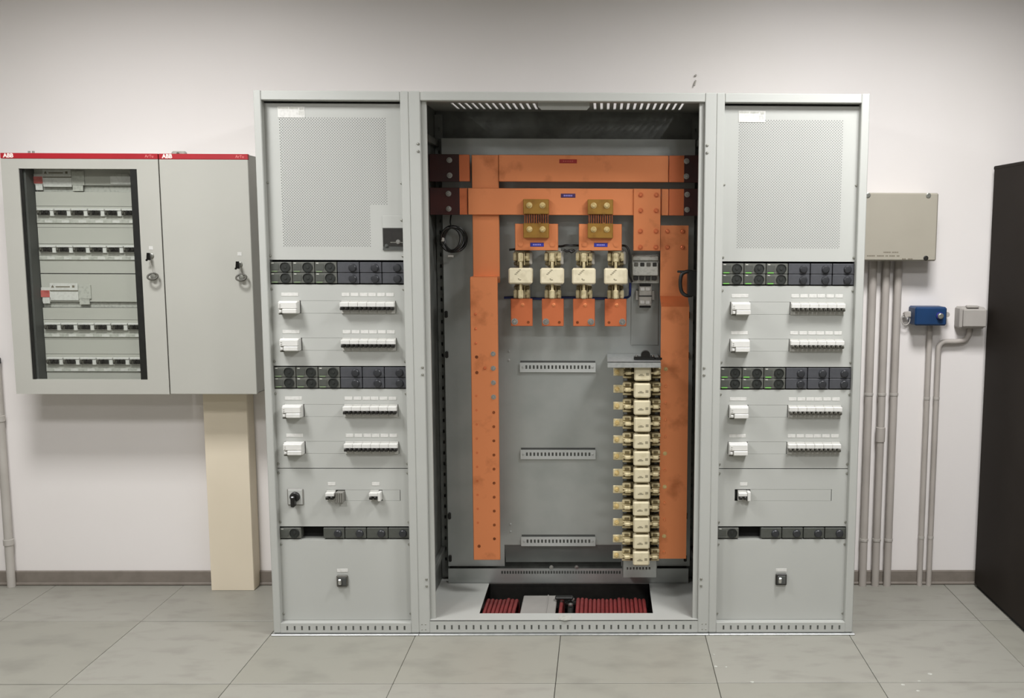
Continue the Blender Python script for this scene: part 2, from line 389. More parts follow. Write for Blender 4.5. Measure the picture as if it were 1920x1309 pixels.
def tall_cabinet(side):
    s = -1 if side == 'left' else 1
    x0, x1 = (-1.2, -.6) if s < 0 else (.6, 1.2)
    f0, f1 = (x0 + .029, x1 - .033) if s < 0 else (x0 + .032, x1 - .032)
    ml = -1.1705 if s < 0 else .635
    t = thing('rectifier_cabinet', ((x0 + x1) / 2, 0, 0), 'tall grey cabinet with breaker rows and black modules, %s of the busbar cabinet' % side, 'cabinet', 'tall rectifier cabinets')
    L = lambda x: x - (x0 + x1) / 2
    # frame
    for a, b in ((x0, f0), (f1, x1)):
        p = MB().box(L(a), L(b), 0, .045, .008, 2.2, .003); p.box(L(a) + .004, L(b) - .004, .03, .05, .01, 2.19)
        p.build('post', 'cab_grey', t)
    MB().box(L(f0), L(f1), 0.001, .04, 2.163, 2.199, .003).build('top_rail', 'cab_grey', t)
    hs = [(L(ml) + .027 + k * .0302 - .0036, L(ml) + .027 + k * .0302 + .0036, .020, .038) for k in range(17)]
    MB().holed(L(f0), L(f1), .009, .048, .0015, .003, hs).m(0).box(L(f0), L(f1), .0015, .04, .048, .0495).build('bottom_rail', 'cab_grey', t)
    MB().box(L(f0), L(f1), .0045, .006, .009, .047).build('rail_backing', 'galvanised_dark', t)
    MB().box(L(x0) - (.008 if s < 0 else 0), L(x1) + (.008 if s > 0 else 0), -.012, .02, 0, .006, .002).build('plinth_strip', 'zinc_bright', t)
    # shell
    for a in (x0, x1 - .003 if s > 0 else x1 - .003):
        MB().box(L(a), L(a) + .003, .045, .585, .008, 2.19).build('side_panel', 'cab_grey', t)
    MB().box(L(x0) + .003, L(x1) - .003, .578, .585, .008, 2.19).build('back_panel', 'cab_grey_side', t)
    MB().box(L(x0), L(x1), .04, .585, 2.19, 2.1985).build('top_panel', 'cab_grey', t)
    MB().box(L(x0) + .003, L(x1) - .003, .045, .578, .008, .012).build('bottom_panel', 'cab_grey_side', t)
    MB().box(L(x0) + .01, L(x1) - .01, .3, .302, .02, 2.18).build('partition', 'inner_dark', t)
    pa, pb = L(f0) - .004, L(f1) + .004
    def screws(par, z0, z1, ys=None):
        for zz in (ys or (z0 + .018, z1 - .018)):
            for xx in (L(ml) + .003, L(ml) + MW - .004): put('screw', SCREW, par, (xx, YP, zz))
    # perforated panel
    z0, z1 = 1.5435, 2.157
    hx0, hx1 = (L(-1.115), L(-.697)) if s < 0 else (L(.692), L(1.106))
    pp = perf_panel(pa, pb, z0, z1, YP, hx0, hx1, 1.597, 2.102, (L(-.767), 1.766) if s < 0 else None)
    if s < 0:   # the display opening is cut out of the sheet: rebuild the right margin around it
        pass
    pp = pp.build('perforated_panel', 'cab_grey', t)
    screws(pp, z0, z1, (1.561, 1.848))
    nx = L(-1.065) if s < 0 else L(.744)
    nz = 2.122 if s < 0 else 2.114
    np_ = MB().box(nx - .053, nx + .053, YP - .0015, YP, nz - .022, nz + .022, .0005)
    np_.m(1)
    for a, b, c, d in ((-.05, -.012, .0125, .019), (-.008, .026, .0115, .019), (.032, .048, .008, .017)):
        np_.box(nx + a, nx + b, YP - .0019, YP - .0014, nz + c, nz + d)
    for k in range(4): np_.box(nx + .03 + k * .005, nx + .032 + k * .005, YP - .0019, YP - .0014, nz - .012, nz + .004)
    np_.build('name_plate', ['label_white', 'sign_grey'], pp)
    if s < 0:
        ca, cb = L(-.719), L(-.636)
        MB().box(ca, cb, YP - .003, YP, 1.672, 1.721, .001).build('display_flap', 'label_white' if 0 else 'cab_grey', pp)
        w = MB().box(ca, cb, YP - .0015, YP, 1.584, 1.672)
        w.m(1).box(ca + .002, cb - .002, YP - .0025, YP - .001, 1.60, 1.67)
        w.m(0).box(ca, cb, YP - .005, YP - .001, 1.584, 1.592).m(2).bolt(cb - .022, YP - .003, 1.618, .006, .006).m(0).bolt(ca + .014, YP - .003, 1.602, .005, .006)
        w.m(3).box(ca + .03, cb - .004, YP - .0035, YP - .002, 1.614, 1.617)
        w.build('display_recess', ['inner_dark', 'toggle_black', 'steel', 'screw_grey'], pp)
        put('screw', SCREW, pp, (cb - .006, YP - .003, 1.703))
    # breaker panels
    for (z0, z1, rows) in ((1.1185, 1.446, (0, 1)), (.6975, 1.0235, (2, 3))):
        holes = []
        for r in rows:
            zc = ROWZ[r]; holes.append((L(ml) + .0355, L(ml) + .4975, zc - .0256, zc + .0256))
        bp = MB().holed(pa, pb, z0, z1, YP, YP + .0015, holes).build('breaker_panel', 'cab_grey', t)
        screws(bp, z0, z1)
        for r in rows:
            zc = ROWZ[r]
            MB().box(L(ml) + .117, L(ml) + .277, YP + .0005, YP + .004, zc - .0252, zc + .0252, .0006).build('blank_strip', 'cab_grey', bp)
            MB().box(L(ml) + .03, L(ml) + .51, YP + .024, YP + .026, zc - .03, zc + .03).build('rear_strip', 'inner_dark', bp)
            put('label_plate', LABEL_L, bp, (L(ml) + .0745, YP, zc + .05))
            for k in range(6): put('label_plate', LABEL_S, bp, (L(ml) + .279 + .018 + k * .0362 - (.003 if k > 2 else 0), YP, zc + .05))
    # switch panel and lower panel
    z0, z1 = .452, .6945
    if s < 0: hl = [(L(-.973), L(-.672), .560, .606)]
    else: hl = [(L(.703), L(1.104), .560, .609)]
    sp = MB().holed(pa, pb, z0, z1, YP, YP + .0015, hl).build('switch_panel', 'cab_grey', t); screws(sp, z0, z1)
    if s < 0: strips = [(L(-.898), L(-.796)), (L(-.746), L(-.674))]
    else: strips = [(L(.767), L(1.102))]
    for a, b in strips: MB().box(a, b, YP + .0005, YP + .004, hl[0][2] + .0004, hl[0][3] - .0004, .0006).build('blank_strip', 'cab_grey', sp)
    MB().box(hl[0][0] - .005, hl[0][1] + .005, YP + .024, YP + .026, .55, .615).build('rear_strip', 'inner_dark', sp)
    for xx in ((-.952, -.772) if s < 0 else (.739,)):
        put('label_plate', LABEL_S, sp, (L(xx), YP, .631))
    lp = MB().box(pa, pb, YP, YP + .0015, .0505, .3955, .0005).build('lower_panel', 'cab_grey', t); screws(lp, .052, .397, (.078, .376))
    xx = -.919 if s < 0 else .902
    put('label_plate', LABEL_S, lp, (L(xx) - .006, YP, .264)); put('label_plate', LABEL_S, lp, (L(xx) + .008, YP - .0003, .2645))
    # dark frame around module openings
    for z0, z1 in ((1.4465, 1.5425), (1.024, 1.118), (.396, .4515)):
        MB().box(pa, pb, YP + .045, YP + .047, z0, z1).build('module_bay', 'void_black', t)
        # thin shelf separating the bay from the panels
        MB().box(pa, pb, YP + .002, YP + .045, z0 - .0008, z0 + .0008).build('bay_shelf', 'cab_grey_side', t)
    return t, ml
cabs = {sd: tall_cabinet(sd) for sd in ('left', 'right')}

# ------------------------------------------------------------------ modules
MODW, MODH = MW / 6, .0425
def rectifier_proto(h=MODH, green='green_lamp'):
    o = empty('rectifier_module')
    w = MODW - .002
    b = MB().box(.001, w, 0, .04, .0008, h - .0008, .0012)
    b.m(1).box(.004, .036, -.0012, .001, .009, h - .008, .0004).build('housing', ['module_face', 'module_panel'], o)
    MB().lathe((.0605, 0, h / 2), '-y', [(.0203, 0), (.0203, .0035), (.0188, .0045), (.0180, .001), (.007, .001), (.006, .003), (.003, .0032)], 28).build('fan', 'module_fan', o)
    MB().box(.006, .03, -.0022, 0, .0022, .0066, .0004).build('indicator', green, o)
    MB().box(.006, .016, -.0020, 0, h - .0075, h - .0035, .0004).build('sticker', 'sign_grey', o)
    return o
def blank_proto(h=MODH, m='module_blank'):
    o = empty('blank_module'); w = MODW - .002
    MB().box(.001, w, 0, .03, .0006, h - .0006, .0015).build('face_plate', m, o)
    MB().lathe((.061, 0, h / 2 - .002), '-y', [(.0165, 0), (.015, .006), (.012, .009), (.004, .0095)], 22).build('knob', 'module_knob', o)
    return o
RECT = {'left': rectifier_proto(green='green_dim'), 'right': rectifier_proto()}
BLANK = blank_proto()
RECT1 = rectifier_proto(.045, 'module_panel'); BLANK1 = blank_proto(.045, 'module_panel')
for p_ in (*RECT.values(), BLANK, RECT1, BLANK1): freeze(p_)
used = set()
def place(proto, loc, label, cat, group):
    if proto.name in used: o = copy_tree(proto, loc)
    else: o = proto; o.location = loc; used.add(proto.name)
    return tag(o, label, cat, group)
for sd, (t, ml) in cabs.items():
    for ri, (zr, rn) in enumerate(((1.4515, 'upper'), (1.0285, 'lower'))):
        for ti, tn in ((1, 'top'), (0, 'bottom')):
            for k in range(6):
                loc = (ml + k * MODW, YP - .002, zr + ti * .0432)
                if k < 3: place(RECT[sd], loc, 'round-fan rectifier module, %s from left, %s tier, %s module row, %s cabinet' % (ORD[k], tn, rn, sd), 'rectifier module', 'rectifier modules')
                else: place(BLANK, loc, 'plain blank module, %s from left, %s tier, %s module row, %s cabinet' % (ORD[k], tn, rn, sd), 'blank module', 'blank modules')
    for k in range(6):
        loc = (ml + k * MODW, YP - .002, .4015)
        if k == 0: place(RECT1, loc, 'single fan module at the left end of the thin black strip, %s tall cabinet' % sd, 'rectifier module', 'controller strip modules')
        elif k >= 2: place(BLANK1, loc, 'dark blank module, %s from left in the thin black strip of the %s tall cabinet' % (ORD[k], sd), 'blank module', 'controller strip modules')

# ------------------------------------------------------------------ breakers and switches on the tall cabinets
def breaker2(h=.0505, w=.0362, tog='toggle_black', n=2):
    o = empty('circuit_breaker'); p = w / n
    b = MB().box(.0002, w - .0002, -.008, .02, -h / 2, h / 2, .0008)
    b.m(1).box(.0003, w - .0003, -.030, .0, .0025, h / 2 - .005, .0015); b.build('body', ['breaker_grey', 'white_plastic'], o)
    for k in range(n):
        c = p * (k + .5)
        tg = MB().box(c - p * .40, c + p * .40, -.034, -.010, -.0105, -.0005, .002)
        tg.box(c - p * .24, c + p * .24, -.040, -.025, -.006, .0035, .002); tg.build('toggle', tog, o)
    return o
B2 = {'left': breaker2(), 'right': breaker2(tog='toggle_grey')}
def main_switch():
    o = empty('surge_arrester'); w, h = .076, .05
    b = MB().box(0, w, -.03, .02, -h / 2, h / 2, .0015); b.box(.001, w - .001, -.041, -.028, -.004, h / 2 - .004, .002)
    b.box(.018, w - .001, -.046, -.028, -h / 2 + .002, -.005, .002); b.build('body', 'white_plastic', o)
    MB().box(.004, .015, -.040, -.028, -.021, -.010, .002).build('lever', 'label_white', o)
    MB().box(.0, .018, -.0315, -.028, -h / 2 - .004, -h / 2 + .003, .001).build('foot', 'toggle_grey', o)
    for k in range(2): MB().box(.006 + .0, .012, -.0425, -.04, .002 + k * .008, .006 + k * .008, .0005).build('mark', 'breaker_grey', o)
    return o
MS = main_switch()
for p_ in (*B2.values(), MS): freeze(p_)
for sd, (t, ml) in cabs.items():
    for r, zc in enumerate(ROWZ):
        place(MS, (ml + .0375, YP, zc), 'large white block switch at the left of the %s breaker row, %s tall cabinet' % (ORD[r], sd), 'switch', 'white block switches')
        for k in range(6):
            place(B2[sd], (ml + .279 + k * .0362, YP, zc), 'white two-pole breaker, %s from left, %s breaker row, %s tall cabinet' % (ORD[k], ORD[r], sd), 'circuit breaker', 'two-pole breakers')
B3 = breaker2(h=.044, w=.036); freeze(B3)
place(B3, (-.972, YP, .583), 'small white breaker beside the grey block, switch panel of left tall cabinet', 'circuit breaker', 'switch panel breakers')
place(B3, (-.795, YP, .583), 'small white breaker right of the grey block, under its own label, left tall cabinet', 'circuit breaker', 'switch panel breakers')
MB().box(-.759, -.747, YP - .03, YP + .01, .565, .602, .0015).build('white_spacer', 'white_plastic')
tag(bpy.data.objects['white_spacer'], 'narrow white end block right of the small breaker on the left switch panel', 'end block')
place(B3, (.715, YP, .583), 'lone small white breaker on the switch panel of the right tall cabinet', 'circuit breaker', 'switch panel breakers')
MB().box(.752, .765, YP - .03, YP + .01, .566, .604, .0015).build('white_spacer', 'white_plastic')
tag(bpy.data.objects['white_spacer.001'], 'narrow white end block beside the lone breaker on the right switch panel', 'end block')
t = thing('terminal_block', (-.9145, YP, .58), 'grey terminal block between the two small breakers, left tall cabinet', 'terminal block')
MB().box(-.0155, .0155, -.028, .01, -.022, .022, .0015).build('body', 'block_grey', t)
for k in (-1, 0, 1): MB().box(k * .009 - .0015, k * .009 + .0015, -.0295, -.027, -.019, .019, .0005).build('groove', 'toggle_grey', t)
t = thing('rotary_switch', (-1.1005, YP, .577), 'black rotary knob on a square grey plate, left tall cabinet', 'switch')
pl = MB().box(-.033, .033, -.006, 0, -.035, .035, .003); pl.m(1).box(-.029, .029, -.0075, -.005, -.031, .031, .002)
pl.build('plate', ['block_grey', 'cab_grey'], t)
MB().lathe((0, -.007, .002), '-y', [(.021, 0), (.020, .01), (.017, .013), (.006, .0135)], 24).build('collar', 'black_plastic', t)
MB().lathe((.0, -.02, .004), '-y', [(.009, 0), (.0085, .02), (.004, .022)], 12).box(-.0085, .0085, -.048, -.018, -.033, .012, .004).build('knob', 'black_gloss', t)
for xx, sd, nm in ((-.9185, 'left', 'steel'), (.902, 'right', 'steel')):
    t = thing('panel_switch', (xx, YP, .2215 if sd == 'left' else .2265), 'small square dark switch on the lower panel of the %s tall cabinet' % sd, 'switch', 'lower panel switches')
    MB().box(-.0225, .0225, -.012, 0, -.0235, .0235, .002).build('frame', 'toggle_grey' if sd == 'left' else 'toggle_black', t)
    MB().box(-.016, .018, -.016, -.011, -.018, .018, .002).build('rocker_bed', 'inner_dark', t)
    MB().box(-.013, .0, -.026, -.013, -.012, .012, .003).build('rocker', nm, t)

# ------------------------------------------------------------------ open busbar cabinet in the middle
bc = thing('busbar_cabinet', (0, 0, 0), 'open light grey cabinet with copper busbars between two tall rectifier cabinets', 'cabinet')
for a in (-1, 1):
    p = MB().box(a * .6, a * .555, 0, .05, .008, 2.2, .003); p.box(a * .556, a * .534, .018, .034, .06, 2.168, .002); p.box(a * .6, a * .575, .05, .09, .008, 2.19)
    p = p.build('post', 'cab_grey', bc)
    for z in (1.984, 1.103, .224):
        for d in (-.0145, .0145): put('screw', SCREW, p, (a * .5655, 0, z + d))
    for z in (.022, .045):
        for x in (.573, .588): put('screw', SCREW, p, (a * x, 0.0006, z)).scale = (.55, .4, .55)
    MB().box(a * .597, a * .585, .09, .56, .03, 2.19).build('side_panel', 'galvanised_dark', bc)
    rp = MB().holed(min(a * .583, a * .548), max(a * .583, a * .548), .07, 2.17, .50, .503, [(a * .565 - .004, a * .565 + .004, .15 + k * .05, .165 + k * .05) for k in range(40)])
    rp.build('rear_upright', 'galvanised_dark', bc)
    for z in (.16, .36, 1.10, 1.28): MB().box(a * .545, a * .532, .45, .475, z, z + .03, .003).build('clip', 'black_plastic', bc)
    # horizontal strut along the side wall
    for z in (.19, 2.03): MB().box(a * .585, a * .565, .06, .5, z, z + .03, .002).build('side_strut', 'galvanised_dark', bc)
MB().box(-.555, .555, .001, .045, 2.164, 2.199, .003).build('top_rail', 'cab_grey', bc)
hs = [(-.525 + k * .03 - .0036, -.525 + k * .03 + .0036, .022, .041) for k in range(36)]
MB().holed(-.555, .555, .009, .0615, .0015, .003, hs).build('bottom_rail', 'cab_grey', bc)
MB().box(-.555, .555, .0045, .006, .009, .058).build('rail_backing', 'galvanised_dark', bc)
MB().box(-.6, .6, -.012, .02, 0, .006, .002).build('plinth_strip', 'zinc_bright', bc)
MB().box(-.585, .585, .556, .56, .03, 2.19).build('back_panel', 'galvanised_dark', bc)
sl = [(-.472 + k * .0283 - .0055, -.472 + k * .0283 + .0055, .27, .47) for k in range(13)] + [(.122 + k * .0282 - .0055, .122 + k * .0282 + .0055, .25, .46) for k in range(14)]
MB().holed(-.597, .597, .045, .56, 2.19, 2.194, sl, 'xyz').build('top_cover', 'cab_grey_side', bc)
cp = MB(); cq = [(-.099, 2.166), (.103, 2.166), (.103, 2.148), (.092, 2.137), (-.086, 2.137), (-.099, 2.148)]
cp.add([(x, .046, z) for x, z in cq] + [(x, .05, z) for x, z in cq], [(0, 5, 4, 3, 2, 1), (6, 7, 8, 9, 10, 11)] + [(k, (k + 1) % 6, 6 + (k + 1) % 6, 6 + k) for k in range(6)])
cp.build('latch_plate', 'cab_grey', bc)
cut = (-.36, .372, .075, .443)
MB().holed(-.585, .585, .0015, .556, .0585, .063, [cut], 'xyz').build('bottom_plate', 'cab_grey', bc)
MB().lathe((.004, .024, .063), 'z', [(.03, 0), (.03, .001)], 20).build('sticker', 'sign_grey', bc)
# mounting plate with folded foot
mp = MB().holed(-.548, .56, .138, 2.064, .46, .463, [(-.29, .245, .137, .238)]); mp.box(-.548, .56, .463, .48, 2.061, 2.064)
mp.add([(-.29, .461, .2385), (.245, .461, .2385), (.245, .515, .138), (-.29, .515, .138)], [(3, 2, 1, 0)])
mp.add([(-.29, .463, .2385), (.245, .463, .2385), (.245, .517, .138), (-.29, .517, .138)], [(0, 1, 2, 3)])
mp.build('mounting_plate', 'galvanised', bc)
hs = [(-.30 + k * .0125 - .004, -.30 + k * .0125 + .004, .108, .122) for k in range(44)]
cr = MB().holed(-.545, .552, .066, .133, .437, .440, hs); cr.box(-.545, .552, .437, .46, .064, .067)
cr.build('cross_member', 'galvanised', bc)
for x in (-.075, .04): MB().bolt(x, .437, .140, .006, .006).build('bolt', 'steel', bc)
for x in (-.27, -.225): pass
for zt in (1.082, .685, .280):
    hs = [(-.184 + k * .0166 - .0042, -.184 + k * .0166 + .0042, zt - .030, zt - .014) for k in range(18)]
    sr = MB().holed(-.213, .126, zt - .043, zt - .002, .449, .452, hs); sr.box(-.213, .126, .449, .46, zt - .045, zt - .043)
    sr = sr.build('slotted_rail', 'galvanised_light', bc)
    MB().box(-.211, .124, .4585, .4598, zt - .001, zt + .006).build('slot', 'inner_dark', sr)
    MB().box(-.20, .115, .4565, .4590, zt - .034, zt - .010).build('slot_backing', 'galvanised_dark', sr)
    for x in (-.199, .112): MB().bolt(x, .449, zt - .022, .004, .003, False).build('rivet', 'zinc_bright', sr)
for x, z in ((-.262, 1.13), (-.262, 1.09), (-.262, .335), (-.262, .30), (-.262, 1.70), (-.235, 1.70), (-.27, 1.845), (-.25, 1.845)):
    MB().bolt(x, .46, z, .004, .004, False).build('rivet', 'zinc_bright', bc)

# ------------------------------------------------------------------ copper busbars
def bar(name, label, boxes, m='copper', bolts=(), y=.34, holes=(), bm='steel', br=.0085, group=None):
    o = empty(name, (0, 0, 0)); tag(o, label, 'busbar', group or 'copper busbars')
    b = MB()
    for q in boxes: b.box(*q, .0018)
    b.build('bar', m, o)
    for (x, z) in bolts: MB().bolt(x, y, z, br, .009).build('bolt', bm, o)
    for (x, z) in holes: MB().lathe((x, y - .0006, z), '-y', [(.0062, 0), (.0062, .0008), (.0045, .0008), (.0045, .0004)], 14).build('hole', 'copper_dark', o)
    return o
bar('copper_busbar', 'long upper horizontal copper bar carrying the red tag', [(-.288, .437, .348, .360, 1.873, 1.986)], y=.348)
bar('copper_busbar', 'long second horizontal copper bar carrying the purple tag', [(-.420, .406, .342, .354, 1.732, 1.845)], y=.342)
def link(label, x0, x1, z0, bx, yy, m='copper_red'):
    o = bar('busbar_link', label, [(x0, x1, yy, yy + .010, z0, z0 + .113)], m, [(bx, z0 + .025), (bx, z0 + .089)], yy - .0012, br=.008, group='busbar end links')
    a, b = (x0, -.456) if bx < 0 else (.503, x1)
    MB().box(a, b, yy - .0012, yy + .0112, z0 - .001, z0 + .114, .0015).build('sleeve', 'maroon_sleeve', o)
    return o
link('copper end link at the left of the upper horizontal bar', -.584, -.412, 1.873, -.497, .350)
link('copper end link at the left of the second horizontal bar', -.584, -.423, 1.732, -.503, .350)
link('copper end link at the right of the upper horizontal bar', .4385, .584, 1.873, .513, .344)
link('copper end link at the right of the second horizontal bar', .440, .584, 1.732, .517, .338)
bar('busbar_spacer', 'short copper piece between second bar and its right end link', [(.4075, .4385, .344, .354, 1.732, 1.845)], group='busbar end links')
bar('copper_busbar', 'left vertical copper bar, upper rear part behind the second bar', [(-.405, -.2895, .363, .375, 1.44, 1.986)], 'copper')
# left front bar with bent head
o = thing('copper_busbar', (0, 0, 0), 'left vertical copper bar, lower front part with a row of holes', 'busbar', 'copper busbars')
b = MB().box(-.406, -.289, .262, .274, .232, 1.462, .002); b.box(-.4055, -.2895, .262, .364, 1.458, 1.470, .002); b.build('bar', 'copper', o)
for k in range(4): MB().bolt(-.3105, .262, 1.142 - k * .0622, .0072, .008).build('bolt', 'steel', o)
for k in range(10): MB().lathe((-.311 - k * .0003, .2614, .888 - k * .0622), '-y', [(.0062, 0), (.0062, .0008), (.0045, .0008), (.0045, .0004)], 14).build('hole', 'copper_dark', o)
for z in (1.128, 1.061, .295): MB().lathe((-.381, .2614, z), '-y', [(.007, 0), (.007, .0008), (.005, .0008), (.005, .0004)], 14).build('hole', 'copper_dark', o)
MB().bolt(-.347, .262, 1.08, .005, .006).build('bolt', 'copper_red', o)
for k in range(3): MB().bolt(-.384, .262, 1.311 - k * .062, .004, .004, False).build('rivet', 'copper_red', o)
for k in range(10): MB().lathe((-.385, .2614, .96 - k * .0622), '-y', [(.0055, 0), (.0055, .0005)], 12).build('mark', 'copper_red', o)
# right vertical bar, joggled forward
o = thing('copper_busbar', (0, 0, 0), 'right vertical copper bar beside the fuse column', 'busbar', 'copper busbars')
yb, yf = .352, .268
prof = [(yb, 1.690), (yb, 1.385), (yf, 1.345), (yf, .236)]
b = MB(); th = .012; X0, X1 = .406, .526
for (ya, za), (y2, z2) in zip(prof, prof[1:]):
    b.add([(X0, ya, za), (X1, ya, za), (X1, y2, z2), (X0, y2, z2)], [(3, 2, 1, 0)])
    b.add([(X0, ya + th, za), (X1, ya + th, za), (X1, y2 + th, z2), (X0, y2 + th, z2)], [(0, 1, 2, 3)])
    for X in (X0, X1): b.add([(X, ya, za), (X, ya + th, za), (X, y2 + th, z2), (X, y2, z2)], [(0, 1, 2, 3)])
b.add([(X0, yb, 1.69), (X1, yb, 1.69), (X1, yb + th, 1.69), (X0, yb + th, 1.69)], [(0, 1, 2, 3)])
b.add([(X0, yf, .236), (X1, yf, .236), (X1, yf + th, .236), (X0, yf + th, .236)], [(3, 2, 1, 0)])
b.build('bar', 'copper', o)
for x in (.436, .501):
    for z in (1.664, 1.596): MB().bolt(x, yb, z, .0075, .007).build('bolt', 'copper_red', o)
for k in range(12): MB().bolt(.4285, yf, 1.077 - k * .0739, .006, .006).build('bolt', 'brass_bolt' if k in (0, 5, 10, 7) else 'copper', o)
bar('copper_busbar', 'short vertical copper drop linking the second bar to the right vertical bar', [(.288, .404, .330, .341, 1.581, 1.845)], 'copper',
    [(x, z) for x in (.318, .385) for z in (1.818, 1.752, 1.664, 1.596)], .330, bm='copper_red', br=.0078)
# tags on bars
def tagplate(x, z, y, m, label, w=.062, pm='label_print'):
    o = thing('bar_tag', (x, y, z), label, 'tag', 'engraved bar tags')
    b = MB().box(-w / 2, w / 2, -.002, 0, -.0085, .0085, .0008); b.build('plate', m, o)
    q = MB()
    for k in range(5): q.box(-w * .3 + k * w * .125, -w * .3 + k * w * .125 + w * .085, -.0024, -.0018, -.003, .003)
    q.build('print', pm, o)
tagplate(.008, 1.9595, .348, 'red_label', 'red tag on the upper horizontal copper bar', .075, 'red_print')
tagplate(.008, 1.8145, .342, 'purple_label', 'purple tag on the second horizontal copper bar', .062)

# ------------------------------------------------------------------ shunts, the four big fuses
for si, (xs, nm) in enumerate(((-.128, 'left'), (.146, 'right'))):
    o = thing('shunt', (xs, .33, 1.69), 'brass shunt with comb strips below the second copper bar, %s one of two' % nm, 'shunt', 'brass shunts')
    for z0, z1 in ((.045, .108), (-.056, .007)):
        p = MB().box(-.0545, .0545, -.014, .010, z0, z1, .002).build('block', 'brass', o)
        for x in (-.028, .028): MB().bolt(x, -.014, (z0 + z1) / 2 + .006, .0085, .009).build('bolt', 'brass_bolt', p)
        MB().lathe((.016, -.002, z1 if z0 < 0 else z0), 'z', [(.004, -.003), (.004, .003)], 10).build('post', 'brass_bolt', p)
    for k in range(11): MB().box(-.050 + k * .0098, -.0455 + k * .0098, -.008, .006, .005, .047).build('strip', 'copper_dark', o)
    o = thing('busbar_bridge', (xs, .342, 1.638), 'square copper plate with blue tag joining two big fuses, %s of the pair' % nm, 'busbar', 'fuse bridge plates')
    MB().box(-.0925, .0925, 0, .012, -.057, .057, .002).build('plate', 'copper', o)
    for x in (-.068, .068): MB().lathe((x, 0, -.03), '-y', [(.013, 0), (.013, .002), (.010, .002), (.010, .004), (.004, .004)], 18).build('washer', 'copper', o)
    tagplate(xs + .002, 1.6055, .342, 'blue_label', 'blue tag on the %s square copper bridge plate' % nm, .058)
FX = (-.196, -.0605, .0755, .213)
def fuse_parts():
    h = empty('fuse_holder')
    MB().box(-.034, .034, .03, .055, -.115, .118, .003).build('base', 'gland_grey', h)
    for s_ in (1, -1):
        c = MB()
        for a in (-1, 1): c.box(a * .012, a * .0155, -.022, .035, s_ * .045, s_ * .098, .001)
        c.box(-.030, .030, .018, .032, s_ * .042, s_ * .105, .002)
        c.m(1)
        for a in (-1, 1): c.box(a * .016, a * .034, -.004, .02, s_ * .046, s_ * .058, .002)
        c.m(0)
        for a in (-1, 1): c.box(a * .018, a * .036, -.010, .02, s_ * .062, s_ * .100, .004)
        c.bolt(.024, -.010, s_ * .078, .006, .006)
        c.build('clip', ['clip_metal', 'clip_dark'], h)
    MB().box(.028, .046, .0, .03, .045, .105, .006).build('cover', 'gland_grey', h)
    freeze(h)
    f = empty('fuse')
    MB().box(-.0505, .0505, -.062, .004, -.034, .034, .006).build('body', 'ceramic_white', f)
    for s_ in (1, -1):
        MB().box(-.0055, .0055, -.045, .01, s_ * .030, s_ * .095, .001).box(-.011, .011, -.048, -.02, s_ * .060, s_ * .098, .004).build('blade', 'clip_metal', f)
    mk = MB()
    for k in range(4): mk.box(-.024 + k * .006, -.015 + k * .006, -.0626, -.0615, .006 + k * .006, .010 + k * .006)
    mk.box(-.010, -.004, -.0626, -.0615, -.014, -.010); mk.box(-.006, .004, -.0626, -.0615, -.018, -.014)
    mk.build('print', 'print_grey', f)
    freeze(f)
    return h, f
FH, FF = fuse_parts()
POS4 = ('leftmost', 'second from left', 'third from left', 'rightmost')
for k, x in enumerate(FX):
    place(FH, (x, .38, 1.472), 'fuse holder clips, %s of four below the brass shunts' % POS4[k], 'fuse holder', 'big fuse holders')
    place(FF, (x, .365, 1.472), 'large cream ceramic fuse, %s of four below the brass shunts' % POS4[k], 'fuse', 'big ceramic fuses')
    o = thing('busbar_terminal', (x, .36, 1.31), 'short copper tab below the big fuse, %s of four' % POS4[k], 'busbar', 'fuse copper tabs')
    MB().box(-.0475, .0475, 0, .012, -.058, .062, .002).build('tab', 'copper_red', o)
    bx = -.03 if k < 2 else .03
    MB().bolt(bx, 0, -.038, .0095, .012).build('bolt', 'steel', o)
    MB().lathe((-bx * .95, -.0005, -.041), '-y', [(.0062, 0), (.0062, .0008), (.0045, .0008), (.0045, .0004)], 14).build('hole', 'copper_dark', o)
    MB().bolt(.005, 0, .035, .006, .005, False).build('rivet', 'copper', o)

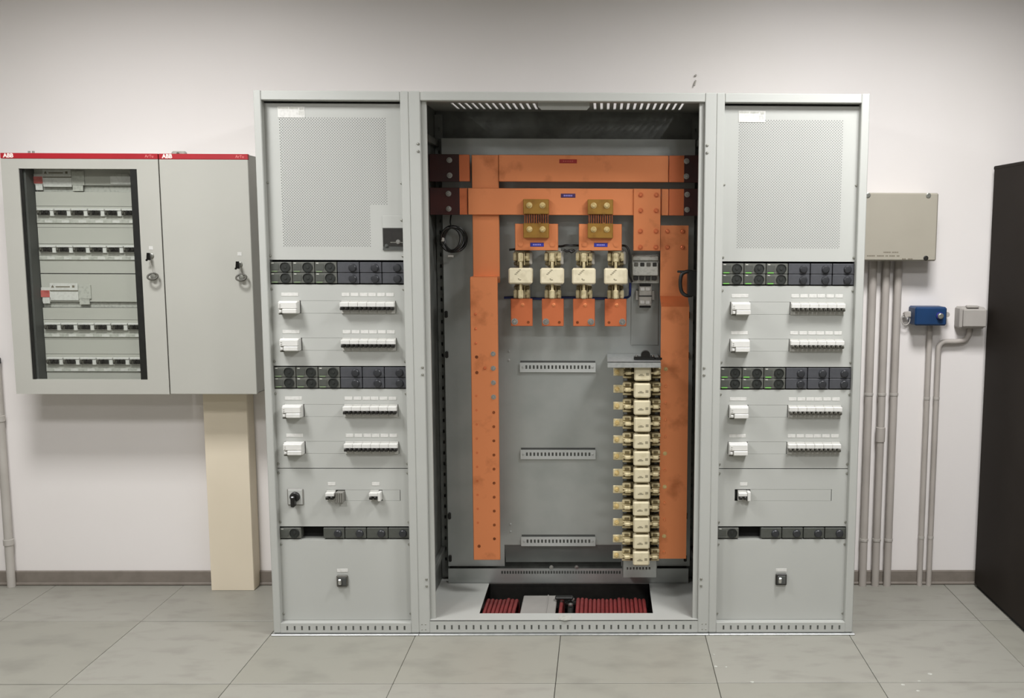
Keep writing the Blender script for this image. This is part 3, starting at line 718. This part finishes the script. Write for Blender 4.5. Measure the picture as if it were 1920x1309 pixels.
# ------------------------------------------------------------------ the vertical column of twelve fuses
o = fs = thing('fuse_rack', (.324, .30, .14), 'galvanised rack plate with bright top shelf carrying the vertical fuse column', 'rack plate')
MB().holed(-.073, .073, 0, .97, 0, .004, [(-.055 + k * .014 - .0035, -.055 + k * .014 + .0035, .035, .046) for k in range(8)]).build('plate', 'galvanised', o)
for a in (-1, 1): MB().box(a * .073, a * .076, 0, .152, 0, .96).build('flange', 'galvanised_dark', o)
MB().box(-.06, .06, -.006, 0, .085, .97).build('insulator', 'clip_dark', o)
def small_fuse():
    h = empty('fuse_holder')
    MB().box(-.078, .078, .0, .03, -.030, .030, .003).build('base', 'clip_dark', h)
    for s_ in (-1, 1):
        c = MB()
        for a in (-1, 1): c.box(s_ * .046, s_ * .080, -.022, .005, a * .0045, a * .0075, .001)
        c.box(s_ * .044, s_ * .082, -.014, .003, .010, .027, .003)
        c.box(s_ * .044, s_ * .082, -.010, .003, -.027, -.018, .003)
        c.m(1).box(s_ * .052, s_ * .072, -.0155, -.012, .013, .024, .002)
        c.build('clip', ['clip_metal', 'clip_dark'], h)
    MB().box(-.122, -.075, -.010, -.002, -.017, .017, .002).build('terminal', 'clip_metal', h)
    MB().bolt(-.106, -.010, 0, .0075, .008).build('bolt', 'brass_bolt', h)
    freeze(h)
    f = empty('fuse')
    MB().box(-.0355, .0355, -.058, -.004, -.0315, .0315, .006).build('body', 'ceramic', f)
    for s_ in (-1, 1):
        MB().box(s_ * .033, s_ * .076, -.038, -.006, -.0035, .0035, .001).box(s_ * .046, s_ * .074, -.042, -.03, -.008, .008, .004).build('blade', 'clip_metal', f)
    mk = MB().box(-.018, .006, -.0586, -.0575, -.010, -.005); mk.box(-.012, .0, -.0586, -.0575, -.005, -.001); mk.box(.014, .026, -.0586, -.0575, -.008, .003)
    mk.build('print', 'print_grey', f)
    freeze(f)
    return h, f
SH, SF = small_fuse()
for k in range(12):
    z = 1.066 - k * .0735
    place(SH, (.3255, .262, z), 'fuse base with side clips, %s from top in the vertical fuse column' % ORD[k], 'fuse base', 'fuse column bases')
    place(SF, (.3255 + random.uniform(-.002, .002), .258, z), 'cream ceramic fuse, %s from top in the vertical fuse column' % ORD[k], 'fuse', 'fuse column fuses')
MB().box(-.147, .078, -.12, .155, .976, .980).box(-.147, .078, -.12, -.118, .954, .980, .001).build('shelf', 'zinc_bright', fs)
o = thing('cable_clamp', (.335, .25, 1.12), 'small black clamp with two screws on the metal shelf', 'clamp')
b = MB().box(-.045, .045, -.02, .02, 0, .014, .003); b.lathe((0.005, -.018, .02), 'y', [(.02, 0), (.02, .036)], 16); b.build('saddle', 'black_gloss', o)
for x in (-.033, .034): MB().lathe((x, -.004, .014), 'z', [(.006, 0), (.006, .006), (.003, .007)], 12).build('screw', 'steel', o)
MB().box(.045, .075, -.015, .0, .0, .010, .002).build('tail', 'black_gloss', o)

# ------------------------------------------------------------------ small devices right of the fuses
o = thing('circuit_breaker', (.345, .405, 1.50), 'small four-pole breaker in the busbar cabinet right of the big fuses', 'circuit breaker')
b = MB().box(-.06, .06, .0, .05, -.062, .062, .002); b.box(-.058, .055, -.018, .002, -.028, .030, .003); b.box(-.058, .055, -.012, .002, .038, .058, .002)
b.build('body', 'sign_grey', o)
for k in range(4):
    MB().box(-.052 + k * .027, -.034 + k * .027, -.0205, -.016, .012, .029, .002).build('toggle', 'toggle_black' if k % 2 else 'toggle_grey', o)
    MB().box(-.054 + k * .027, -.034 + k * .027, -.016, -.003, -.048, -.030, .002).build('terminal', 'toggle_black', o)
o = thing('relay', (.342, .42, 1.383), 'small relay with two white terminals under the four-pole breaker', 'relay')
MB().box(-.026, .03, -.02, .035, -.05, .052, .003).build('body', 'gland_grey', o)
for z, m_ in ((.03, 'label_white'), (-.028, 'label_white')):
    for x in (-.011, .013): MB().box(x - .010, x + .010, -.024, -.018, z - .008, z + .008, .002).build('terminal', m_, o)
MB().box(-.027, .031, -.0225, -.018, -.003, .002).build('groove', 'toggle_black', o)
for z in (.047, -.047): MB().box(-.024, .026, -.022, -.018, z - .005, z + .005).build('end_slot', 'void_black', o)
for a in (-1, 1): MB().box(.002 + a * .028, .002 + a * .042, .0, .03, -.02, .022, .002).build('ear', 'gland_grey', o)
o = thing('mounting_bracket', (.345, .44, 1.32), 'flat grey bracket plate behind the relay and four-pole breaker', 'bracket')
MB().box(-.062, .06, .015, .0185, -.16, .25, .001).build('plate', 'galvanised', o)

# wires
def smooth(pts, n=8):
    P = [Vector(p) for p in pts]; Q = [P[0]] + P + [P[-1]]; out = []
    for i in range(1, len(Q) - 2):
        for k in range(n):
            t = k / n; a, b, c, d = Q[i - 1], Q[i], Q[i + 1], Q[i + 2]
            out.append(.5 * ((2 * b) + (c - a) * t + (2 * a - 5 * b + 4 * c - d) * t * t + (3 * b - a - 3 * c + d) * t ** 3))
    return out + [P[-1]]
def wire(name, label, pts, r, m, n=8):
    return tag(MB().tube(smooth(pts), r, n).build(name, m), label, 'wire')
wire('sense_wire', 'black wire running behind the square copper plates to the four-pole breaker', [(-.25, .385, 1.582), (-.20, .39, 1.588), (-.12, .40, 1.60), (-.03, .39, 1.598), (.0, .375, 1.603), (.05, .385, 1.602), (.15, .40, 1.60), (.235, .385, 1.603), (.262, .375, 1.595), (.272, .37, 1.56), (.272, .37, 1.48), (.285, .38, 1.445)], .0048, 'wire_black')
wire('sense_wire', 'second black wire sagging between the two square copper plates', [(-.011, .372, 1.584), (.0, .368, 1.577), (.012, .368, 1.580), (.022, .368, 1.574), (.034, .372, 1.583)], .0052, 'wire_black')
wire('sense_wire', 'dark blue wire behind the lower clips of the big fuses, rising to the breaker', [(-.28, .447, 1.37), (-.2, .447, 1.372), (-.12, .447, 1.366), (.0, .447, 1.372), (.12, .447, 1.368), (.24, .447, 1.370), (.272, .43, 1.378), (.276, .40, 1.40), (.277, .40, 1.44)], .0055, 'wire_blue')
# coil of black cable hanging at the left of the cabinet
o = thing('cable_coil', (-.497, .40, 1.628), 'coil of black cable hanging at the upper left inside the busbar cabinet', 'cable coil')
for k in range(4):
    r1, r2 = .042 + .003 * k, .050 + .002 * k; dx = (-.006, .004, .012, -.002)[k]
    MB().tube([(dx + r1 * math.cos(a), .006 * k - .01 + .01 * math.sin(a * 2 + k), r2 * math.sin(a)) for a in [2 * PI * i / 30 for i in range(30)]], .0048, 8, True).build('loop', 'wire_black', o)
MB().tube(smooth([(-.004, 0, .05), (-.01, .01, .075), (-.008, .03, .11)]), .003, 6).build('hanger', 'wire_black', o)
MB().box(-.050, -.036, -.012, .012, -.012, .006, .003).build('tie', 'gland_grey', o)
MB().box(-.02, .005, -.014, -.010, -.078, -.070, .001).build('tie', 'gland_grey', o)
# black handle on the right inner side
o = thing('door_handle', (.585, .16, 1.452), 'black loop handle fixed to the right inner side of the busbar cabinet', 'handle')
MB().box(-.078, -.001, -.03, .03, -.054, .052, .004).build('base', 'black_plastic', o)
MB().tube(smooth([(-.06, -.02, .047), (-.085, -.025, .047), (-.104, -.026, .034), (-.109, -.026, .0), (-.103, -.026, -.034), (-.085, -.025, -.050), (-.06, -.02, -.050)], 6), .0078, 10).build('loop', 'black_plastic', o)
MB().box(-.122, -.07, -.03, -.02, .043, .052, .002).build('latch_tongue', 'black_plastic', o)

# ------------------------------------------------------------------ cables under the cut-out
def under_cable(x, r, dz, side):
    pts = smooth([(0, .0, -.006 + dz), (0, .06, .0 + dz), (0, .20, -.002 + dz), (0, .285, -.012 + dz), (0, .345, -.07), (0, .36, -.16), (0, .36, -.30)], 5)
    o = MB().tube(pts, r, 10).build('power_cable', 'red_cable', None, (x, .034, .042))
    return tag(o, 'red power cable in the %s bundle under the cut-out of the busbar cabinet' % side, 'cable', 'red cables below the cut-out')
xs = -.348
while xs < -.21: under_cable(xs, .0084, random.uniform(-.006, .002), 'left'); xs += .0178
xs = -.022
while xs < .36:
    if not (-.008 < xs < .049): under_cable(xs, .0086, random.uniform(-.007, .002), 'right')
    xs += .0182
o = thing('cable_cover', (-.115, .2, .012), 'pale grey flat cover between the red cables under the cut-out', 'cover')
b = MB().box(-.078, .072, -.165, .13, .020, .034, .003); b.build('lid', 'pale_cover', o)
MB().box(.03, .034, -.163, .13, .034, .037).build('ridge', 'pale_cover', o)
o = thing('cable_gland', (.02, .15, .0), 'black cable clamp with bolt standing in the floor cut-out', 'clamp')
MB().tube(smooth([(0, -.11, .012), (0, -.02, .022), (0, .08, .032)]), .0135, 12).build('stem', 'black_plastic', o)
MB().lathe((0, .10, .02), 'z', [(.026, 0), (.026, .022), (.018, .028)], 18).build('head', 'black_gloss', o)
MB().lathe((.0, .055, .046), 'z', [(.010, 0), (.010, .008), (.006, .011)], 8).build('bolt', 'steel', o)
MB().lathe((.006, .12, .048), 'z', [(.010, 0), (.010, .006), (.006, .008)], 8).build('bolt', 'steel', o)
MB().box(-.07, .01, .10, .13, .054, .066, .004).build('arm', 'black_plastic', o)
MB().box(-.36, .375, .445, .475, -.06, .056, .004).build('shade_bar', 'black_plastic', bc)  # black bar added behind the cables, its colour paints the shade there

# ------------------------------------------------------------------ wall cabinets on the left
WF, WZ0, WZ1 = .355, .950, 1.984
def wall_box(t, x0, x1):
    MB().box(x0 + .004, x1 - .004, WF + .02, R['y1'] - .001, WZ0 + .002, WZ1 - .003, .003).build('body', 'wallcab_grey', t) if 0 else None
    b = MB(); y0, y1 = WF + .018, R['y1'] - .001
    a, c, z0, z1 = x0 + .003, x1 - .003, WZ0 + .003, WZ1 - .003
    b.box(a, a + .0015, y0, y1, z0, z1); b.box(c - .0015, c, y0, y1, z0, z1)
    b.box(a, c, y0, y1, z0, z0 + .0015); b.box(a, c, y0, y1, z1 - .0015, z1); b.box(a, c, y1 - .002, y1, z0, z1)
    b.build('body', 'wallcab_grey', t)
# glazed one
gx0, gx1 = -2.398, -1.7345
wx0, wx1, wz0, wz1 = -2.325, -1.826, 1.014, 1.919
t = thing('distribution_board', (0, 0, 0), 'grey wall cabinet with glass door and red top strip, showing breaker rows', 'wall cabinet')
wall_box(t, gx0, gx1)
d = MB().holed(gx0, gx1, WZ0, 1.960, WF, WF + .018, [(wx0, wx1, wz0, wz1)]).build('door', 'wallcab_grey', t)
MB().box(wx0, wx0 + .012, WF + .006, WF + .012, wz0, wz1).build('gasket', 'black_plastic', d)
MB().box(wx1 - .030, wx1, WF + .002, WF + .014, wz0, wz1).build('gasket', 'black_plastic', d)
MB().box(wx0, wx1 - .029, WF + .008, WF + .0095, wz0, wz1).build('glass_pane', 'door_glass', d)
st = MB().box(gx0, gx1, WF, WF + .018, 1.961, WZ1, .001).build('top_strip', 'brand_red', t)
text_mesh('ABB', .0235, 'brand_logo', 'brand_white', st, (gx0 + .034, WF - .0005, 1.9725), bold=.0009)
text_mesh('ArTu', .017, 'model_mark', 'brand_pink', st, (gx1 - .036, WF - .0005, 1.9725))
PY = .435   # cover plates behind the glass
ix0, ix1 = wx0 + .012, wx1 + .03
MB().box(gx0 + .01, gx1 - .01, PY + .05, PY + .052, WZ0 + .01, WZ1 - .01).build('mounting_frame', 'inner_dark', t)
MB().box(gx0 + .006, -2.307, WF + .02, PY + .03, wz0 - .03, wz1 + .03).build('side_lining', 'inner_dark', t)
rowz = (1.737, 1.578, 1.239, 1.086)
edges = [(1.852, 1.95), (1.763, 1.826), (1.600, 1.672), (1.472, 1.536), (1.347, 1.470), (1.268, 1.322), (1.116, 1.182), (1.0, 1.040)]
for z0, z1 in edges: MB().box(-2.305, ix1, PY, PY + .0015, z0 + .0008, z1 - .0008, .0005).build('cover_plate', 'wallcab_grey', t)
for z0, z1 in ((1.826, 1.852), (1.322, 1.347)): MB().box(-2.305, ix1, PY + .012, PY + .014, z0, z1).build('recess_plate', 'sign_grey', t)
for z, zb, zt2 in zip(rowz, (1.6725, 1.5365, 1.1825, 1.0405), (1.7625, 1.5995, 1.2675, 1.1155)):
    MB().holed(-2.305, ix1, zb, zt2, PY, PY + .0015, [(-2.298, ix1 - .01, z - .018, z + .017)]).build('row_plate', 'wallcab_grey', t)
    MB().box(-2.304, ix1 - .01, PY + .014, PY + .016, z - .03, z + .02).build('recess_plate', 'inner_dark', t)
    MB().box(-2.304, ix1, PY - .006, PY, z - .048, z - .030, .002).build('label_holder', 'sign_grey', t)
    for k in range(7): MB().box(-2.268 + k * .0728 - .016 * 0, -2.268 + k * .0728 + .032, PY - .0068, PY - .005, z - .045, z - .034).build('label_plate', 'label_white', t)
def breaker3():
    o = empty('circuit_breaker'); w = .0525
    MB().box(0, .0712, -.004, .012, -.0175, .0165, .001).box(.0005, .0705, -.012, .0, .007, .0165, .002).build('body', 'white_plastic', o)
    MB().box(.0535, .0705, -.010, .0, -.0175, .006, .002).build('auxiliary_block', 'white_plastic', o)
    for k in range(3):
        c = .0015 + w * (k + .5) / 3
        MB().box(c - .0083, c + .0083, -.018, -.002, -.0115, .0015, .002).box(c - .0048, c + .0048, -.026, -.008, -.006, .0085, .002).build('toggle', 'toggle_black' if k else 'toggle_grey', o)
    return o
B4 = breaker3(); freeze(B4)
for r, z in enumerate(rowz):
    for k in range(6):
        place(B4, (-2.297 + k * .0728, PY, z), 'three-pole breaker with black toggles, %s from left, %s row behind the glass door' % (ORD[k], ORD[r]), 'circuit breaker', 'breakers behind the glass door')
def sign(zt, row):
    o = thing('warning_sign', (-2.21, PY - .0004, zt), 'white warning sign with red tab and grey tag, %s sign strip behind the glass door' % row, 'sign', 'signs behind the glass door')
    MB().box(-.095, -.056, -.004, 0, -.05, -.006, .0005).box(-.09, -.06, -.004, -.001, -.076, -.05, .0005).build('small_tag', 'label_white', o)
    MB().box(-.096, -.058, -.006, -.003, -.048, -.018, .0005).build('red_tab', 'sign_red', o)
    MB().box(-.056, .066, -.004, 0, -.062, -.023, .0005).build('plate', 'label_white', o)
    p = MB().box(-.056, .066, -.005, -.001, -.018, .013, .0005).build('header', 'label_white', o)
    q = MB().box(-.030, .032, -.0055, -.0045, -.005, .0); q.box(.042, .052, -.0055, -.0045, -.006, .004)
    q.add([(-.050, -.0056, -.006), (-.036, -.0056, -.006), (-.043, -.0056, .006)], [(0, 1, 2)]); q.build('header_print', 'dark_print', p)
    MB().box(-.056, .066, -.0052, -.001, -.0215, -.0185).build('divider', 'dark_print', o)
    MB().box(.068, .122, -.006, 0, -.055, .006, .0005).box(.07, .114, -.005, -.001, -.08, -.055, .0005).build('grey_tag', 'sign_grey', o)
sign(1.908, 'upper'); sign(1.416, 'middle')
o = thing('warning_sign', (-1.935, PY, 1.882), 'pale paper label at the upper right behind the glass door', 'sign')
MB().box(-.042, .045, -.004, 0, -.024, .010, .0005).build('plate', 'label_white', o); MB().box(-.035, .04, -.0045, -.001, .010, .022).build('header', 'sign_grey', o)
# plain one
px0, px1 = -1.7305, -1.354
t2 = thing('wall_cabinet', (0, 0, 0), 'plain grey wall cabinet with closed door and red top strip', 'wall cabinet')
wall_box(t2, px0, px1)
MB().box(px0, px1, WF, WF + .018, WZ0, 1.960, .002).build('door', 'wallcab_grey', t2)
st = MB().box(px0, px1, WF, WF + .018, 1.961, WZ1, .001).build('top_strip', 'brand_red', t2)
text_mesh('ABB', .0235, 'brand_logo', 'brand_white', st, (px0 + .036, WF - .0005, 1.9725), bold=.0009)
text_mesh('ArTu', .017, 'model_mark', 'brand_pink', st, (px1 - .034, WF - .0005, 1.9725))
# locks with hanging keys
for i, (x, zl, zt_, par, nm) in enumerate(((-1.782, 1.552, 1.584, t, 'glazed'), (-1.405, 1.517, 1.560, t2, 'plain'))):
    lk = MB().lathe((x, WF, zl), '-y', [(.011, 0), (.011, .004), (.008, .006)], 18); lk.build('lock', 'screw_grey', par)
    k = thing('key', (x, WF, zl), 'black key with ring hanging from the lock of the %s wall cabinet' % nm, 'key', 'cabinet keys')
    MB().box(-.0012, .0012, -.03, -.006, -.004, .004).build('blade', 'steel', k)
    hb = MB().add([(-.009, -.032, -.018), (.009, -.032, -.018), (.006, -.032, .013), (-.006, -.032, .013), (-.009, -.026, -.018), (.009, -.026, -.018), (.006, -.026, .013), (-.006, -.026, .013)], [(0, 1, 2, 3), (7, 6, 5, 4), (0, 4, 5, 1), (1, 5, 6, 2), (2, 6, 7, 3), (3, 7, 4, 0)])
    hb.box(-.013, -.004, -.032, -.026, -.022, -.014, .002); hb.build('head', 'black_gloss', k)
    dz = -.086 if i == 0 else -.054
    MB().tube([(.004, -.029, -.018), (.012, -.028, dz * .6), (.014, -.027, dz + .014)], .0012, 6).build('cord', 'gland_grey', k)
    MB().tube([(.012 + .0215 * math.cos(a), -.026 + .010 * math.sin(a), dz + .0125 * math.sin(a) - .002) for a in [2 * PI * q / 24 for q in range(24)]], .0042, 8, True).build('ring', 'toggle_grey', k)
    MB().lathe((.010, -.012, dz - .001), '-y', [(.012, 0), (.011, .008), (.004, .009)], 14).build('fob', 'screw_grey', k)
    MB().box(x - .009, x + .009, WF - .0012, WF, zt_ - .007, zt_ + .009, .0004).build('sticker', 'label_white', par)
# brackets on top
for x, w, lab in ((-2.342, .012, 'small cable gland on top of the glazed wall cabinet'), (-1.699, .031, 'grey mounting bracket on top of the plain wall cabinet')):
    o = thing('top_bracket', (x, .49, WZ1 - .003), lab, 'bracket')
    if w < .02:
        for a in (-.009, .009): MB().lathe((a, 0, 0), 'z', [(.007, 0), (.007, .012), (.005, .012), (.005, .022)], 8, False).build('nut', 'screw_grey', o)
    else:
        MB().box(-w, w, -.012, .012, 0, .024, .006).build('plate', 'gland_grey', o); MB().lathe((0, -.012, .013), '-y', [(.006, 0), (.006, .004)], 10).build('bolt', 'toggle_grey', o)

# beige trunking below
o = thing('cable_duct', (-1.5585, 0, 0), 'beige vertical trunking between the wall cabinets and the floor', 'trunking')
MB().box(-.100, .100, .522, R['y1'] - .001, .0, .952, .003).build('duct', 'duct_beige', o)
MB().box(-.0985, .0985, .519, .5225, .001, .951, .001).build('lid', 'duct_beige', o)

# ------------------------------------------------------------------ conduits and boxes on the right
def conduit(label, x, r, z0, z1, y=None, m='conduit_grey', couplings=(), clips=(), pts=None, name='conduit'):
    y = R['y1'] - r - .012 if y is None else y
    o = thing(name, (x, y, 0), label, 'conduit', 'wall conduits')
    MB().tube(pts or [(0, 0, z0), (0, 0, z1)], r, 16).build('pipe', m, o)
    for z, h in couplings: MB().lathe((0, 0, z - h / 2), 'z', [(r * 1.02, 0), (r * 1.22, .002), (r * 1.22, h - .002), (r * 1.02, h)], 18).build('coupling', m, o)
    for z in clips: MB().lathe((0, 0, z - .006), 'z', [(r * 1.12, 0), (r * 1.14, .001), (r * 1.14, .011), (r * 1.12, .012)], 18).box(-r * .6, r * .6, r * .5, R['y1'] - y - .0005, z - .006, z + .006).build('clip', 'conduit_light', o)
    return o
conduit('thick grey conduit under the beige junction box, leftmost of three', 1.392, .0175, 0, 1.56, clips=(.92, .225))
conduit('thick grey conduit under the beige junction box, middle one with a coupling', 1.452, .0175, 0, 1.56, couplings=((.73, .07),), clips=(.92, .225))
conduit('thick grey conduit under the beige junction box, rightmost of three', 1.508, .0175, 0, 1.56, clips=(.92, .225))
conduit('thin grey conduit rising to the underside of the blue box', 1.665, .0125, 0, 1.26, clips=(.90, .235))
arc = [(0, 0, 0), (0, 0, 1.13)] + [(.035 - .035 * math.cos(a), 0, 1.13 + .035 * math.sin(a)) for a in [PI / 2 * k / 8 for k in range(1, 9)]]
arc += [(.075, 0, 1.165), (.10, 0, 1.168)] + [(.10 + .04 * math.sin(a), 0, 1.208 - .04 * math.cos(a)) for a in [PI / 2 * k / 8 for k in range(1, 7)]] + [(.142, 0, 1.215), (.144, 0, 1.26)]
conduit('thin grey conduit bending right towards the small white box', 1.7085, .0125, 0, 1.2, clips=(.90, .235), pts=arc)
lc = conduit('single grey conduit at the far left edge beside the glazed wall cabinet', -2.612, .0185, 0, 1.06, m='conduit_light', couplings=((.80, .03), (.215, .03)))
MB().lathe((0, 0, 1.055), 'z', [(.0205, 0), (.0205, .022), (.014, .032)], 16).build('cap', 'black_plastic', lc)

jb = thing('junction_box', (1.478, .47, 1.688), 'square beige junction box on the wall right of the cabinets', 'junction box')
MB().box(-.158, .158, .02, R['y1'] - .47 - .001, -.143, .143, .004).build('box', 'jbox_beige', jb)
cv = MB().box(-.165, .165, 0, .022, -.150, .150, .006).build('cover', 'jbox_beige', jb)
for x, z, m_ in ((.118, -.137, 'toggle_black'), (.118, .139, 'screw_grey'), (-.150, .139, 'screw_grey')):
    MB().lathe((x, 0, z), '-y', [(.011, 0), (.011, .003), (.008, .004)], 14).build('screw', m_, cv)
tx = MB()
for z, segs in ((-.112, ((-.072, -.038), (-.034, -.006))), (-.128, ((-.145, -.108), (-.100, -.07), (-.062, -.052), (-.045, -.02), (-.012, .0))), (-.141, ((.012, .03), (.038, .06)))):
    for a, b in segs:
        x = a
        while x < b - .002:
            w = random.uniform(.003, .006); tx.box(x, min(x + w, b), -.0004, .0004, z - .0028, z + .0028); x += w + .0015
tx.build('print', 'dark_print', cv)
bb = thing('alarm_box', (1.641, .50, 1.288), 'blue rectangular box with a round grey button and side lugs', 'box')
MB().box(-.072, .072, 0, R['y1'] - .50 - .001, -.042, .042, .007).build('housing', 'blue_box', bb)
MB().lathe((.038, 0, .003), '-y', [(.0165, 0), (.0165, .008)], 18).build('button_seat', 'blue_label', bb)
MB().lathe((.038, -.008, .003), '-y', [(.0135, 0), (.013, .012), (.009, .014)], 18).build('button', 'screw_grey', bb)
for a in (-1, 1):
    lg = MB().box(a * .071, a * .094, .06, .075, -.01, .018, .004); lg.build('lug', 'conduit_light', bb)
    MB().lathe((a * .092, .055, .004), 'y', [(.012, 0), (.012, .03)], 14).build('lug_screw', 'conduit_grey', bb)
MB().tube([(-.094 + .02 * math.cos(q), .07, -.02 + .026 * math.sin(q)) for q in [2 * PI * k / 18 for k in range(18)]], .0025, 6, True).build('seal_loop', 'conduit_light', bb)
wb = thing('socket_box', (1.845, .52, 1.278), 'small white box partly hidden behind the black rack', 'box')
MB().box(-.062, .055, .01, R['y1'] - .52 - .001, -.048, .05, .008).build('housing', 'jbox_white', wb)
MB().box(-.052, .055, -.012, .012, -.040, .043, .006).build('cover', 'jbox_white', wb)
MB().box(-.035, .02, .0, .03, .046, .058, .004).build('hinge', 'jbox_white', wb)

# ------------------------------------------------------------------ black rack
o = thing('black_rack', (2.325, -.05, 0), 'tall black equipment rack at the right edge of the picture', 'rack')
MB().box(-.404, .40, -.61, .62, .012, 1.955, .006).build('body', 'black_cabinet', o)
MB().box(-.405, .40, -.612, .622, 1.945, 1.963, .004).build('top_cover', 'black_cabinet', o)
MB().box(-.395, .39, -.60, .61, 0, .014).build('plinth', 'void_black', o)
MB().box(-.39, .39, -.628, -.610, .05, 1.93, .004).build('front_door', 'black_cabinet', o)
MB().box(-.35, -.33, -.645, -.628, .95, 1.1, .004).build('door_handle', 'screw_grey', o)

# wall hook above the cabinets
o = thing('wall_hook', (.568, R['y1'], 2.345), 'tiny grey screw hook in the wall above the busbar cabinet', 'hook')
MB().lathe((0.003, 0, .014), '-y', [(.0045, 0), (.0045, .012), (.003, .013)], 10).build('screw', 'gland_grey', o)
MB().tube([(.004, -.004, -.008), (.0, -.012, -.02), (-.003, -.016, -.032)], .0035, 8).build('hook', 'gland_grey', o)
